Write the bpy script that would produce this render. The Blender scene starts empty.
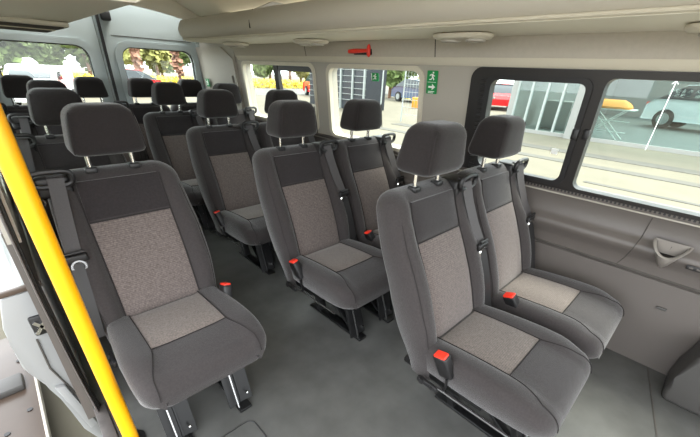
import bpy, bmesh, math, random
from mathutils import Vector, Matrix
R = math.radians
S = bpy.context.scene
COL = S.collection
random.seed(7)
ZG = -0.62            # street level, van floor is z = 0

# ------------------------------------------------------------------ materials
MATS = {}
def mat(name, col, rough=0.5, metal=0.0, spec=0.5, noise=None, bump=None, coat=0.0, rib=None, emit=None, sheen=0.0):
    """noise=(scale, amount)  bump=(scale, strength)  rib=(axis, spacing, depth)"""
    m = bpy.data.materials.new(name); m.use_nodes = True
    nt = m.node_tree; N = nt.nodes; L = nt.links
    b = N['Principled BSDF']
    c = tuple(((v/255.0)/12.92 if v/255.0 <= .04045 else ((v/255.0+.055)/1.055)**2.4) for v in col) + (1,)
    b.inputs['Base Color'].default_value = c
    b.inputs['Roughness'].default_value = rough
    b.inputs['Metallic'].default_value = metal
    b.inputs['Specular IOR Level'].default_value = spec
    b.inputs['Coat Weight'].default_value = coat
    b.inputs['Sheen Weight'].default_value = sheen; b.inputs['Sheen Roughness'].default_value = .45
    tc = N.new('ShaderNodeTexCoord')
    last = None
    if noise:
        t = N.new('ShaderNodeTexNoise'); t.inputs['Scale'].default_value = noise[0]; t.inputs['Detail'].default_value = 5
        L.new(tc.outputs['Object'], t.inputs['Vector'])
        mp = N.new('ShaderNodeMapRange'); mp.inputs['From Min'].default_value = .3; mp.inputs['From Max'].default_value = .7
        mp.inputs['To Min'].default_value = 1-noise[1]; mp.inputs['To Max'].default_value = 1+noise[1]
        L.new(t.outputs['Fac'], mp.inputs['Value'])
        mx = N.new('ShaderNodeMix'); mx.data_type = 'RGBA'; mx.blend_type = 'MULTIPLY'; mx.inputs['Factor'].default_value = 1
        mx.inputs['A'].default_value = c; L.new(mp.outputs['Result'], mx.inputs['B']); last = mx.outputs['Result']
    h = None
    if rib:
        sx = N.new('ShaderNodeSeparateXYZ'); L.new(tc.outputs['Object'], sx.inputs[0])
        def sine(out, sp, ph=0.0):
            a = N.new('ShaderNodeMath'); a.operation = 'MULTIPLY'; a.inputs[1].default_value = 2*math.pi/sp; L.new(out, a.inputs[0])
            s = N.new('ShaderNodeMath'); s.operation = 'SINE'; L.new(a.outputs[0], s.inputs[0]); return s.outputs[0]
        s1 = sine(sx.outputs[rib[0]], rib[1])
        s2 = sine(sx.outputs['X'], rib[1]*.62)
        pr = N.new('ShaderNodeMath'); pr.operation = 'MULTIPLY_ADD'; L.new(s2, pr.inputs[0]); pr.inputs[1].default_value = .45; L.new(s1, pr.inputs[2])
        h = pr.outputs[0]
        mp = N.new('ShaderNodeMapRange'); mp.inputs['From Min'].default_value = -1.2; mp.inputs['From Max'].default_value = 1.2
        mp.inputs['To Min'].default_value = 1-rib[2]; mp.inputs['To Max'].default_value = 1+rib[2]*.6
        L.new(h, mp.inputs['Value'])
        mx = N.new('ShaderNodeMix'); mx.data_type = 'RGBA'; mx.blend_type = 'MULTIPLY'; mx.inputs['Factor'].default_value = 1
        if last: L.new(last, mx.inputs['A'])
        else: mx.inputs['A'].default_value = c
        L.new(mp.outputs['Result'], mx.inputs['B']); last = mx.outputs['Result']
    if last: L.new(last, b.inputs['Base Color'])
    if bump:
        t = N.new('ShaderNodeTexNoise'); t.inputs['Scale'].default_value = bump[0]; t.inputs['Detail'].default_value = 3
        L.new(tc.outputs['Object'], t.inputs['Vector'])
        bp = N.new('ShaderNodeBump'); bp.inputs['Strength'].default_value = bump[1]; bp.inputs['Distance'].default_value = .004
        L.new(t.outputs['Fac'], bp.inputs['Height']); L.new(bp.outputs[0], b.inputs['Normal'])
    MATS[name] = m
    return m

FAB   = mat('grey_fabric', (55,51,51), .92, spec=.2, noise=(160,.14), bump=(420,.35), sheen=.32)
FABD  = mat('dark_fabric', (44,40,41), .92, spec=.2, noise=(160,.14), bump=(420,.35), sheen=.32)
FABH  = mat('headrest_fabric', (37,33,33), .92, spec=.2, noise=(160,.14), bump=(420,.3), sheen=.32)
FABL  = mat('ribbed_fabric', (101,92,89), .95, spec=.15, noise=(170,.3), rib=('Z',.0062,.2), sheen=.32)
FABC  = mat('ribbed_cushion_fabric', (109,100,95), .95, spec=.15, noise=(170,.3), rib=('Y',.0062,.2), sheen=.32)
PIPE  = mat('seam_thread', (46,43,43), .9, spec=.2)
BLK   = mat('black_plastic', (26,25,26), .45)
BLKG  = mat('gloss_black_metal', (14,14,15), .4)
RUB   = mat('black_rubber', (76,71,69), .6, noise=(30,.2))
WEB   = mat('belt_webbing', (64,61,62), .6, noise=(300,.12))
CHR   = mat('chrome', (225,225,225), .12, metal=1)
RED   = mat('red_button', (236,58,40), .35)
YEL   = mat('yellow_pole_paint', (255,178,8), .3, coat=.3)
FLOOR = mat('vinyl_floor', (86,86,84), .26, noise=(9,.14), bump=(600,.12))
TRIM  = mat('grey_trim', (93,87,83), .42, bump=(900,.12))
TRIML = mat('light_trim', (168,162,151), .5, bump=(700,.06))
COVE  = mat('cove_cloth', (182,175,162), .8, noise=(60,.03), bump=(500,.1))
RACK  = mat('rack_plastic', (194,188,175), .5, bump=(700,.06))
RACKLIT = mat('rack_plastic_bounce_lit', (236,231,214), .5)  # rack plastic made paler; daylight bounced up from the ground is in the colour
GREYL = mat('cup_grey_plastic', (128,122,116), .4)
CREAM = mat('cream_trim', (205,198,180), .45)
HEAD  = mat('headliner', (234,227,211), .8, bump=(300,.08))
LAMPS = mat('lamp_lens', (240,238,225), .25)
PAINT = mat('grey_blue_paint', (164,175,176), .35, coat=.2)
SILV  = mat('silver_paint', (140,141,141), .35, coat=.2)
SEAMM = mat('panel_gap', (70,66,62), .8)
DGREY = mat('dark_grey_plastic', (66,64,62), .45, bump=(700,.1))
FRAMEB= mat('window_frame_black', (32,29,28), .4)
GREEN = mat('sign_green', (12,140,70), .5)
WHITE = mat('white_print', (240,242,238), .5)
BROWN = mat('brown_step', (72,60,52), .3, noise=(6,.15))
PAVE  = mat('pavement', (100,95,81), .9, noise=(1.3,.08))
KERB  = mat('kerb', (82,80,74), .9, noise=(3,.1))
ASPH  = mat('asphalt', (96,95,92), .9, noise=(2,.06))
CARW  = mat('white_car_paint', (235,238,238), .25, coat=.4)
CARR  = mat('red_car_paint', (205,24,28), .25, coat=.4)
CARB  = mat('blue_grey_car_paint', (92,108,128), .25, coat=.4)
TYRE  = mat('tyre', (34,34,34), .8)
DGLASS= mat('dark_car_glass', (52,58,62), .12)
MULL  = mat('mullion_metal', (150,156,154), .4)
LOUV  = mat('dark_facade', (44,48,54), .35)
WALLW = mat('white_wall', (135,135,132), .7)
INT   = mat('showroom_floor', (92,98,96), .4)
ORG   = mat('orange_cloth', (245,158,52), .7)
LEAF  = mat('leaf_green', (112,130,76), .8, noise=(.9,.4))
LEAFY = mat('leaf_yellow_green', (164,162,96), .8, noise=(.9,.35))
LEAFR = mat('leaf_rust', (150,112,92), .8, noise=(.9,.3))
YELF  = mat('yellow_flowers', (214,194,74), .8, noise=(4,.3))
BARK  = mat('bark', (120,92,74), .9)

def glass(name, tint, ior=1.45, refl=1.0):
    m = bpy.data.materials.new(name); m.use_nodes = True
    nt = m.node_tree; nt.nodes.clear(); N = nt.nodes; L = nt.links
    o = N.new('ShaderNodeOutputMaterial'); mx = N.new('ShaderNodeMixShader'); tr = N.new('ShaderNodeBsdfTransparent'); gl = N.new('ShaderNodeBsdfGlossy')
    fr = N.new('ShaderNodeFresnel'); fr.inputs['IOR'].default_value = ior
    tr.inputs['Color'].default_value = tint + (1,); gl.inputs['Roughness'].default_value = .02; gl.inputs['Color'].default_value = (refl,refl,refl,1)
    ge = N.new('ShaderNodeNewGeometry'); mm = N.new('ShaderNodeMath'); mm.operation = 'MULTIPLY_ADD'; mm.inputs[1].default_value = -1; mm.inputs[2].default_value = 1
    L.new(ge.outputs['Backfacing'], mm.inputs[0]); m2 = N.new('ShaderNodeMath'); m2.operation = 'MULTIPLY'; L.new(mm.outputs[0], m2.inputs[0]); L.new(fr.outputs[0], m2.inputs[1]); L.new(m2.outputs[0], mx.inputs[0]); L.new(tr.outputs[0], mx.inputs[1]); L.new(gl.outputs[0], mx.inputs[2]); L.new(mx.outputs[0], o.inputs[0])
    return m
GLASS = glass('window_glass', (.93,.96,.94))
SHOWG = glass('showroom_glass', (.60,.68,.67), 1.6)

# ------------------------------------------------------------------ mesh helpers
def obj(name, bm, m, parent=None, loc=None, smooth=True, angle=40):
    me = bpy.data.meshes.new(name); bmesh.ops.recalc_face_normals(bm, faces=bm.faces); bm.to_mesh(me); bm.free()
    me.materials.append(m)
    if smooth:
        me.polygons.foreach_set('use_smooth', [True]*len(me.polygons))
        try: me.set_sharp_from_angle(angle=R(angle))
        except Exception: pass
    o = bpy.data.objects.new(name, me); COL.objects.link(o)
    if parent: o.parent = parent
    if loc: o.location = loc
    return o
def inst(o, parent=None, loc=None):
    c = o.copy(); COL.objects.link(c); c.parent = parent
    if loc is not None: c.location = loc
    return c
def thing(name, label, cat, loc=(0,0,0), rz=0, group=None):
    o = bpy.data.objects.new(name, None); COL.objects.link(o); o.location = loc; o.rotation_euler = (0,0,rz)
    o.empty_display_size = .1
    return tag(o, label, cat, group)
def tag(o, label, cat, group=None):
    o['label'] = label; o['category'] = cat
    if group: o['group'] = group
    return o
def struct(name, bm, m, parent=None, **k):
    o = obj(name, bm, m, parent, **k)
    if not parent: o['kind'] = 'structure'
    return o
def copy_tree(o, parent=None):
    c = o.copy(); COL.objects.link(c); c.parent = parent
    for ch in [x for x in bpy.data.objects if x.parent == o]:
        copy_tree(ch, c)
    return c
def box(bm, lo, hi, bev=0.0, seg=2, mtx=None):
    v = [bm.verts.new((x,y,z)) for x in (lo[0],hi[0]) for y in (lo[1],hi[1]) for z in (lo[2],hi[2])]
    F = [(0,1,3,2),(4,6,7,5),(0,4,5,1),(2,3,7,6),(0,2,6,4),(1,5,7,3)]
    fs = [bm.faces.new([v[i] for i in f]) for f in F]
    if bev:
        es = list({e for f in fs for e in f.edges})
        r = bmesh.ops.bevel(bm, geom=es, offset=bev, segments=seg, affect='EDGES', profile=.5, clamp_overlap=True)
        v = list({x for f in r['faces'] for x in f.verts} | {x for x in v if x.is_valid})
    if mtx: bmesh.ops.transform(bm, matrix=mtx, verts=[x for x in v if x.is_valid])
    return bm
def B(lo, hi, bev=0.0, seg=2, mtx=None): return box(bmesh.new(), lo, hi, bev, seg, mtx)
def beam(bm, a, b, w, h, up=(0,0,1), bev=0.0):
    a = Vector(a); b = Vector(b); d = b-a; L = d.length; z = d.normalized(); x = Vector(up).cross(z)
    if x.length < 1e-4: x = Vector((1,0,0)).cross(z)
    x.normalize(); y = z.cross(x)
    m = Matrix((x,y,z)).transposed().to_4x4(); m.translation = a
    return box(bm, (-w/2,-h/2,0), (w/2,h/2,L), bev, 2, m)
def tube(bm, pts, r, n=8, closed=False, cap=True):
    pts = [Vector(p) for p in pts]; rings = []
    ref = None
    for i, p in enumerate(pts):
        if closed: d = pts[(i+1)%len(pts)]-pts[i-1]
        else: d = pts[min(i+1,len(pts)-1)]-pts[max(i-1,0)]
        d.normalize()
        if ref is None:
            ref = Vector((0,0,1)) if abs(d.z) < .9 else Vector((1,0,0))
        x = (ref - d*ref.dot(d)).normalized(); ref = x; y = d.cross(x)
        rr = r[i] if isinstance(r,(list,tuple)) else r
        rings.append([bm.verts.new(p + (x*math.cos(2*math.pi*k/n)+y*math.sin(2*math.pi*k/n))*rr) for k in range(n)])
    m = len(rings)
    for i in range(m if closed else m-1):
        a = rings[i]; b = rings[(i+1)%m]
        for k in range(n): bm.faces.new((a[k],a[(k+1)%n],b[(k+1)%n],b[k]))
    if cap and not closed:
        bm.faces.new(rings[0][::-1]); bm.faces.new(rings[-1])
    return bm
def T(pts, r, n=8, **k): return tube(bmesh.new(), pts, r, n, **k)
def loft(bm, rings, caps=True):
    V = [[bm.verts.new(p) for p in r] for r in rings]
    n = len(V[0])
    for a, b in zip(V, V[1:]):
        for k in range(n): bm.faces.new((a[k],a[(k+1)%n],b[(k+1)%n],b[k]))
    if caps:
        bm.faces.new(V[0][::-1]); bm.faces.new(V[-1])
    return bm
def prism(bm, poly, axis, a, b):
    """poly of 2-D points extruded along axis ('x': poly is (y,z), 'y': poly is (x,z), 'z': poly is (x,y))"""
    def P(u,v,t): return (t,u,v) if axis=='x' else ((u,t,v) if axis=='y' else (u,v,t))
    A = [bm.verts.new(P(u,v,a)) for u,v in poly]; C = [bm.verts.new(P(u,v,b)) for u,v in poly]
    n = len(poly)
    bm.faces.new(A[::-1]); bm.faces.new(C)
    for k in range(n): bm.faces.new((A[k],A[(k+1)%n],C[(k+1)%n],C[k]))
    return bm
def PR(poly, axis, a, b, bev=0):
    bm = prism(bmesh.new(), poly, axis, a, b)
    if bev: bmesh.ops.bevel(bm, geom=list(bm.edges), offset=bev, segments=2, affect='EDGES', profile=.5, clamp_overlap=True)
    return bm
def rrect(x0, y0, x1, y1, r, n=6):
    p = []
    for cx, cy, a0 in ((x1-r,y1-r,0),(x0+r,y1-r,90),(x0+r,y0+r,180),(x1-r,y0+r,270)):
        for k in range(n+1):
            a = R(a0+90*k/n); p.append((cx+r*math.cos(a), cy+r*math.sin(a)))
    return p
def plate(outer, holes, fn, thick):
    """flat plate with holes; fn(u,v)->point on the front face, thick = vector to the back face"""
    bm = bmesh.new(); es = []
    for loop in [outer]+holes:
        vs = [bm.verts.new((u,v,0)) for u,v in loop]
        es += [bm.edges.new((vs[i],vs[(i+1)%len(vs)])) for i in range(len(vs))]
    bmesh.ops.triangle_fill(bm, edges=es, use_beauty=True, use_dissolve=False)
    for v in bm.verts: v.co = Vector(fn(v.co.x, v.co.y))
    r = bmesh.ops.extrude_face_region(bm, geom=list(bm.faces))
    bmesh.ops.translate(bm, vec=Vector(thick), verts=[g for g in r['geom'] if isinstance(g, bmesh.types.BMVert)])
    return bm
def lerp(tab, x):
    if x <= tab[0][0]: return tab[0][1]
    for (a,va),(b,vb) in zip(tab, tab[1:]):
        if x <= b: return va+(vb-va)*(x-a)/(b-a)
    return tab[-1][1]
def smooth_step(a, b, x):
    t = max(0,min(1,(x-a)/(b-a))); return t*t*(3-2*t)

# ------------------------------------------------------------------ camera
cam = bpy.data.cameras.new('camera'); co = bpy.data.objects.new('camera', cam); COL.objects.link(co); S.camera = co
yaw, pit, roll = .7878, .5147, .0508
f = Vector((math.sin(yaw)*math.cos(pit), math.cos(yaw)*math.cos(pit), -math.sin(pit)))
r0 = Vector((math.cos(yaw), -math.sin(yaw), 0)); u0 = r0.cross(f)
rt = r0*math.cos(roll)+u0*math.sin(roll); up = u0*math.cos(roll)-r0*math.sin(roll)
mw = Matrix((rt, up, -f)).transposed().to_4x4(); mw.translation = (0,-.4289,1.10); co.matrix_world = mw
cam.sensor_width = 36; cam.lens = 340.77/700*36; cam.shift_y = 47.13/700; cam.clip_start = .02; cam.clip_end = 400

# ------------------------------------------------------------------ seat parts (local frame: x across, +y to the back, z up, seat/back junction at y=0)
YF = [(.18,-.045),(.25,-.022),(.30,.0),(.38,.026),(.46,.057),(.54,.095),(.62,.138),(.70,.172),(.76,.19),(.82,.20)]
WB = [(.18,.20),(.30,.212),(.42,.224),(.56,.222),(.66,.212),(.74,.203),(.80,.198)]
def yfront(z): return lerp(YF, z)
def backrest_bm():
    bm = bmesh.new(); rings = []
    zt = .772; rt_ = .05
    lev = [(.17,0),(.20,0)] + [(.20+.045*k,0) for k in range(1,13)]
    lev = [(z,0) for z,_ in lev if z < zt-rt_-.005]
    for k in range(7): lev.append((zt-rt_+rt_*math.sin(R(15*k)), 15*k))
    U = [-1,-.985,-.95,-.9,-.84,-.78,-.72,-.66,-.61,-.585,-.56,-.45,-.3,-.15,0]; U = U+[-u for u in U[:-1]][::-1]
    for z, a in lev:
        ins = 1-math.cos(R(a)); w = lerp(WB,min(z,.76))-.07*ins; y0 = yfront(z)+.045*ins; th = lerp([(.18,.10),(.35,.125),(.8,.105)],z)-.085*ins
        bump = lerp([(.2,.012),(.35,.03),(.55,.03),(.72,.014),(.8,.006)], z)
        r = min(.045, th*.45); ring = []
        for u in U:
            x = u*w; ax = abs(x)
            y = y0 - bump*smooth_step(.122,.165,ax) + .004*math.exp(-((ax-.132)/.006)**2)
            if ax > w-r: q = (ax-(w-r))/r; y += (r+bump*.6)*(1-math.sqrt(max(0,1-q*q)))
            ring.append((x,y,z))
        for u in U[::-1][1:-1]:
            x = u*w; ax = abs(x); y = y0+th
            if ax > w-r: q = (ax-(w-r))/r; y -= r*.9*(1-math.sqrt(max(0,1-q*q)))
            ring.append((x,y,z))
        rings.append(ring)
    return loft(bm, rings)
def back_patch(z0, z1, hw0, hw1, nz, puff=.006):
    bm = bmesh.new(); nx = 14; V = []
    for j in range(nz+1):
        v = j/nz; z = z0+(z1-z0)*v; hw = hw0+(hw1-hw0)*v; row = []
        for i in range(nx+1):
            u = 2*i/nx-1; vv = 2*v-1
            h = -.002+puff*(1-u**6)*(1-vv**8)+.002
            row.append(bm.verts.new((u*hw, yfront(z)-h-.0015, z)))
        V.append(row)
    for a, b in zip(V, V[1:]):
        for i in range(nx): bm.faces.new((a[i],a[i+1],b[i+1],b[i]))
    rim = bmesh.ops.extrude_face_region(bm, geom=list(bm.faces))
    bmesh.ops.translate(bm, vec=(0,.012,0), verts=[g for g in rim['geom'] if isinstance(g,bmesh.types.BMVert)])
    return bm
def back_pipe():
    bm = bmesh.new()
    for s in (-1,1):
        tube(bm, [(s*.1325, yfront(z)-.004, z) for z in [.30+.0222*k for k in range(21)]], .002, 6)
    tube(bm, [(x*.1325, yfront(.618)-.003, .618) for x in (-1,-.5,0,.5,1)], .0019, 6)
    # seam along the outer bolster edge
    for s in (-1,1):
        tube(bm, [(s*(lerp(WB,z)-.018), yfront(z)-lerp([(.2,.012),(.35,.03),(.55,.03),(.72,.014),(.8,.006)],z)+.0115, z) for z in [.24+.0283*k for k in range(17)]], .0016, 6)
    return bm
ZT = [(-.45,.262),(-.43,.288),(-.40,.305),(-.35,.315),(-.30,.318),(-.20,.315),(-.10,.308),(0,.298),(.05,.288)]
WC = [(-.45,.212),(-.36,.228),(-.25,.230),(-.10,.222),(.05,.21)]
def ztop(x, y):
    ax = abs(x)
    return lerp(ZT,y) + .016*smooth_step(.115,.165,ax)*smooth_step(-.44,-.30,y)
def cushion_bm():
    bm = bmesh.new(); rings = []
    U = [-1,-.985,-.95,-.9,-.84,-.78,-.7,-.62,-.57,-.5,-.35,-.17,0]; U = U+[-u for u in U[:-1]][::-1]
    st = [(.05-.03*k,0) for k in range(15)]
    yf = -.438; rf = .055
    st = [s for s in st if s[0] > yf+rf+.004] + [(yf+rf-rf*math.sin(R(a)), a) for a in (0,15,30,45,60,72,82,90)]
    for y, a in st:
        ins = 1-math.cos(R(a)); w = lerp(WC,y)-.05*ins
        zb = lerp([(-.45,.226),(-.36,.214),(.05,.186)],y)+.004*ins; r = .035
        ring = []
        def zt_(x): return (ztop(x,max(y,-.38)) - .054*ins)
        for u in U:
            x = u*w; ax = abs(x); z = zt_(x)
            if ax > w-r: q = (ax-(w-r))/r; z -= r*1.1*(1-math.sqrt(max(0,1-q*q)))
            ring.append((x,y,z))
        for u in U[::-1][1:-1]:
            x = u*w; ax = abs(x); z = zb
            if ax > w-r: q = (ax-(w-r))/r; z += .03*(1-math.sqrt(max(0,1-q*q)))
            ring.append((x*.985,y,z))
        rings.append(ring)
    return loft(bm, rings)
def cush_patch():
    bm = bmesh.new(); nx = 14; ny = 12; V = []
    for j in range(ny+1):
        v = j/ny; y = -.012-.25*v; row = []
        for i in range(nx+1):
            u = 2*i/nx-1; vv = 2*v-1
            h = .0015+.006*(1-u**6)*(1-vv**8)
            row.append(bm.verts.new((u*.13, y, ztop(u*.13,y)+h)))
        V.append(row)
    for a, b in zip(V, V[1:]):
        for i in range(nx): bm.faces.new((a[i],a[i+1],b[i+1],b[i]))
    rim = bmesh.ops.extrude_face_region(bm, geom=list(bm.faces))
    bmesh.ops.translate(bm, vec=(0,0,-.012), verts=[g for g in rim['geom'] if isinstance(g,bmesh.types.BMVert)])
    return bm
def cush_pipe():
    bm = bmesh.new()
    for s in (-1,1):
        P = []
        for k in range(19):
            y = -.021*k; x = .1325 if y > -.27 else .1325+.034*((-.27-y)/.11)**1.3
            P.append((s*x, y, ztop(x,y)+.0015))
        for a in (15,30,45,60,75,88):
            y = -.438+.055-.055*math.sin(R(a)); P.append((s*(.170+.004*a/88), y-.001, ztop(.17,-.38)-.054*(1-math.cos(R(a)))+.001))
        tube(bm, P, .0018, 6)
    tube(bm, [(x*.1325,-.265,ztop(x*.1325,-.265)+.0015) for x in (-1,-.6,-.2,.2,.6,1)], .0018, 6)
    return bm
def headrest_bm():
    bm = bmesh.new(); rings = []
    z0, z1 = .826, .978; n = 56
    lev = [(z0+.03*(1-math.cos(R(a))), 1-math.sin(R(a))) for a in (0,25,50,75,90)] + [(z0+.03+k*.0145,0) for k in range(1,6)] + [(z1-.04+.04*math.sin(R(a)), 1-math.cos(R(a))) for a in (0,20,40,60,75,90)]
    for z, ins in lev:
        t = (z-z0)/(z1-z0)
        top = t > .5
        w = .111-.021*t**1.4-(.040 if top else .015)*ins; d = .078-.018*t-(.034 if top else .022)*ins
        yc = .222-.012*t
        ring = []
        for k in range(n):
            a = 2*math.pi*k/n; c, s = math.cos(a), math.sin(a); e = 2/6.5
            x = w*math.copysign(abs(c)**e, c); y = d*math.copysign(abs(s)**e, s)
            if y < 0: y += -.006*(1-(x/w)**2)
            ring.append((x, yc+y, z))
        rings.append(ring)
    return loft(bm, rings)
def headrest_pipe(s):
    bm = bmesh.new(); pts = []
    for k in range(11):
        t = .07+.80*k/10; z = .826+.152*t
        pts.append((s*(.111-.021*t**1.4-.0075), .222-.012*t-(.078-.018*t)+.0075, z))
    return tube(bm, pts, .0018, 6)
def post_bm():
    bm = bmesh.new(); tube(bm, [(0,.222,.745),(0,.224,.85)], .0075, 10)
    return bm
def collar_bm(): 
    bm = bmesh.new(); box(bm, (-.018,.205,.760), (.018,.24,.780), .006); return bm
def guide_bm(s):
    """shoulder belt guide: black cowl with a hooded slot over the backrest corner"""
    bm = bmesh.new(); cx = s*.182
    box(bm, (cx-.050,.172,.705), (cx+.050,.262,.776), .014, 3)
    # hood: rounded loop round the slot
    lp = [(cx+.052*math.copysign(abs(math.cos(a))**.6,math.cos(a)), .160-.004*math.sin(a), .770+.024*math.copysign(abs(math.sin(a))**.6,math.sin(a))) for a in [2*math.pi*k/20 for k in range(20)]]
    tube(bm, lp, .009, 8, closed=True)
    return bm
def belt_path(s):
    P = []
    for k in range(15):
        z = .772-.0165*k
        P.append((s*(.172+.032*k/14), yfront(z)-.030, z))
    return P
def strip(bm, pts, w, th, turn=0.0):
    pts = [Vector(p) for p in pts]; rings = []
    for i, p in enumerate(pts):
        d = (pts[min(i+1,len(pts)-1)]-pts[max(i-1,0)]).normalized()
        x = Vector((math.cos(turn),-math.sin(turn),0)); x = (x-d*x.dot(d)).normalized(); n = d.cross(x)
        rings.append([p-x*w/2-n*th/2, p+x*w/2-n*th/2, p+x*w/2+n*th/2, p-x*w/2+n*th/2])
    return loft(bm, rings)
def belt_bm(s):
    bm = bmesh.new(); P = belt_path(s)
    strip(bm, [(s*.172,.19,.782),(s*.172,.155,.776)]+P, .042, .004, R(18) if s > 0 else 0.0)
    return bm
def lap_bm(s):
    bm = bmesh.new()
    P = [(s*(.204+.022*t), yfront(.545-.27*t)-.032+.02*t, .545-.27*t) for t in [k/8 for k in range(9)]]
    strip(bm, P, .036, .004, R(18) if s > 0 else 0.0); return bm
def tongue_bm(s):
    bm = bmesh.new(); z = .54; y = yfront(z)-.038
    box(bm, (s*.202-.032,y-.009,z-.016), (s*.202+.032,y+.009,z+.012), .006, 3)
    tube(bm, [(s*.202-.026,y-.003,z+.02),(s*.202+.026,y-.003,z+.02)], .005, 8)
    return bm
def tongue_metal_bm(s):
    bm = bmesh.new(); z = .513; y = yfront(.54)-.042
    lp = [(s*.202+.019*math.cos(a), y, z+.020*math.sin(a)) for a in [2*math.pi*k/14 for k in range(14)]]
    tube(bm, lp, .006, 6, closed=True); return bm
def buckle_bm():
    return B((-.0175,-.025,-.06), (.0175,.025,.028), .007, 3)
def button_bm():
    return B((-.0145,-.021,.022), (.0145,.021,.034), .004, 2)
def buckle_strap_bm():
    bm = bmesh.new(); strip(bm, [(0,0,-.07),(0,.01,-.10),(0,.03,-.14)], .03, .005); return bm
def leg_bm():
    bm = bmesh.new()
    for o_ in (-.02,.02): beam(bm, (o_,-.30,.215), (o_,-.368,.010), .005, .050, up=(1,0,0))
    beam(bm, (0,-.285,.215), (0,-.352,.012), .045, .006, up=(1,0,0))
    beam(bm, (0,-.05,.19), (0,-.10,.008), .028, .045, bev=.004, up=(1,0,0))
    beam(bm, (0,-.12,.175), (0,-.32,.03), .014, .028, bev=.003, up=(1,0,0))
    box(bm, (-.024,-.405,0), (.024,-.03,.014), .004)
    return bm
def leg_edge_bm():
    bm = bmesh.new(); beam(bm, (-.021,-.3255,.21), (-.021,-.3915,.02), .005, .004, up=(1,0,0)); return bm
def leg_bolt_bm():
    bm = bmesh.new(); tube(bm, [(.021,-.372,.05),(.026,-.372,.05)], .008, 10); return bm
def frame_bm(x0, x1, yf=-.22):
    bm = bmesh.new(); box(bm, (x0,yf,.172), (x1,.08,.200), .008); 
    for x in (x0+.012, x1-.012): box(bm, (x-.012,yf-.07,.182), (x+.012,.04,.205), .005)
    return bm
def hinge_bm():
    bm = bmesh.new(); box(bm, (-.006,-.09,.178), (.008,-.01,.20), .005)
    tube(bm, [(-.010,-.03,.19),(.006,-.03,.19)], .010, 12); tube(bm, [(-.010,-.07,.19),(.006,-.07,.19)], .007, 12); return bm

CACHE = {}
def part(key, fn, name, m, parent, loc=None, label=None):
    if key in CACHE: o = inst(CACHE[key], parent, loc or (0,0,0)); o.name = name
    else:
        o = obj(name, fn(), m, parent, loc); CACHE[key] = o
    if label: o['label'] = label
    return o
def place(root, x, s, buckle, legs, slim=False):
    """one seating position of a seat unit at local x; s = side of the shoulder belt"""
    o = part('br', backrest_bm, 'backrest', FAB, root, (x,0,0))
    part('bi', lambda: back_patch(.296,.614,.129,.129,18), 'backrest_insert', FABL, o, label='light ribbed grey insert of the backrest')
    part('bu', lambda: back_patch(.624,.745,.129,.125,9,.005), 'backrest_upper_panel', FABD, o, label='plain dark grey upper panel of the backrest')
    part('bp', back_pipe, 'seam_piping', PIPE, o)
    c = part('cu', cushion_bm, 'seat_cushion', FAB, root, (x,0,0))
    if slim: c.scale = (.93,.965,1)
    part('ci', cush_patch, 'cushion_insert', FABC, c, label='light ribbed grey insert of the cushion')
    part('cp', cush_pipe, 'seam_piping', PIPE, c)
    h = part('hr', headrest_bm, 'headrest', FABH, root, (x,0,0))
    for q in (-1,1):
        part('po', post_bm, 'headrest_post', CHR, h, (q*.0665,0,0), 'chrome headrest post')
        part('co', collar_bm, 'post_collar', BLK, h, (q*.0665,0,0))
    for q in (-1,1): part(('hp',q), lambda: headrest_pipe(q), 'seam_piping', PIPE, h)
    if s:
        part(('gu',s), lambda: guide_bm(s), 'belt_guide', BLK, root, (x,0,0))
        b = part(('be',s), lambda: belt_bm(s), 'seat_belt', WEB, root, (x,0,0))
        part(('la',s), lambda: lap_bm(s), 'lap_strap', BLK, b)
        part(('to',s), lambda: tongue_bm(s), 'belt_tongue', BLK, b)
        part(('tm',s), lambda: tongue_metal_bm(s), 'tongue_plate', CHR, b, label='chrome tongue plate')
    if buckle:
        bk = part('bk', buckle_bm, 'belt_buckle', BLK, root, (x+buckle[0],buckle[1],buckle[2]))
        bk.rotation_euler = (R(buckle[3]), R(buckle[4]), 0)
        part('bb', button_bm, 'release_button', RED, bk, label='red release button')
        part('bs', buckle_strap_bm, 'buckle_strap', BLK, bk)
    for lx in legs:
        l = part('le', leg_bm, 'leg', BLKG, root, (x+lx,0,0))
        part('lb', leg_bolt_bm, 'bolt', CHR, l)
        part('lx', leg_edge_bm, 'leg_edge', CHR, l, label='bright metal edge of the leg')
XC, XA, SP = .2491, 1.0073, .47
ROWS = [0,.7918,1.577,2.40]
def single(y, label, x=XC):
    t = thing('single_seat', label, 'seat', (x,y,0), 0, 'single seats along the door side')
    place(t, 0, -1, (.205,-.085,.312,-18,14), (-.125,.085), True)
    obj('seat_frame', frame_bm(-.14,.14,-.10), BLKG, t); obj('recliner_hinge', hinge_bm(), BLK, t, (-.215,0,0))
    return t
def double(y, label):
    t = thing('double_seat', label, 'seat', (XA,y,0), 0, 'double seats along the window side')
    place(t, 0, 1, (-.218,-.085,.312,-18,-14), (-.075,.13))
    place(t, SP, 1, (-.19,-.085,.322,-25,-20), (.10,))
    obj('seat_frame', frame_bm(-.19,.64,-.16), BLKG, t); obj('recliner_hinge', hinge_bm(), BLK, t, (-.226,0,0))
    e = bmesh.new(); beam(e, (-.222,-.06,.196), (-.222,-.36,.203), .006, .006); obj('rail_edge', e, CHR, t)['label'] = 'bright metal edge of the seat rail'
    return t
single(ROWS[1]+.0157, 'single grey fabric seat right beside the yellow grab pole')
single(ROWS[2], 'second single grey seat behind the yellow pole, its headrest partly hidden', .228)
single(ROWS[3], 'third single grey seat behind the yellow pole, only its headrest top peeking out', .295)
double(ROWS[0], 'double grey seat closest to the cup holder, in front of the black framed sliding window')
double(ROWS[1], 'double grey seat level with the pillar carrying the green exit sign')
double(ROWS[2], 'double grey seat third along the window wall, below the red hammer')
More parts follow.
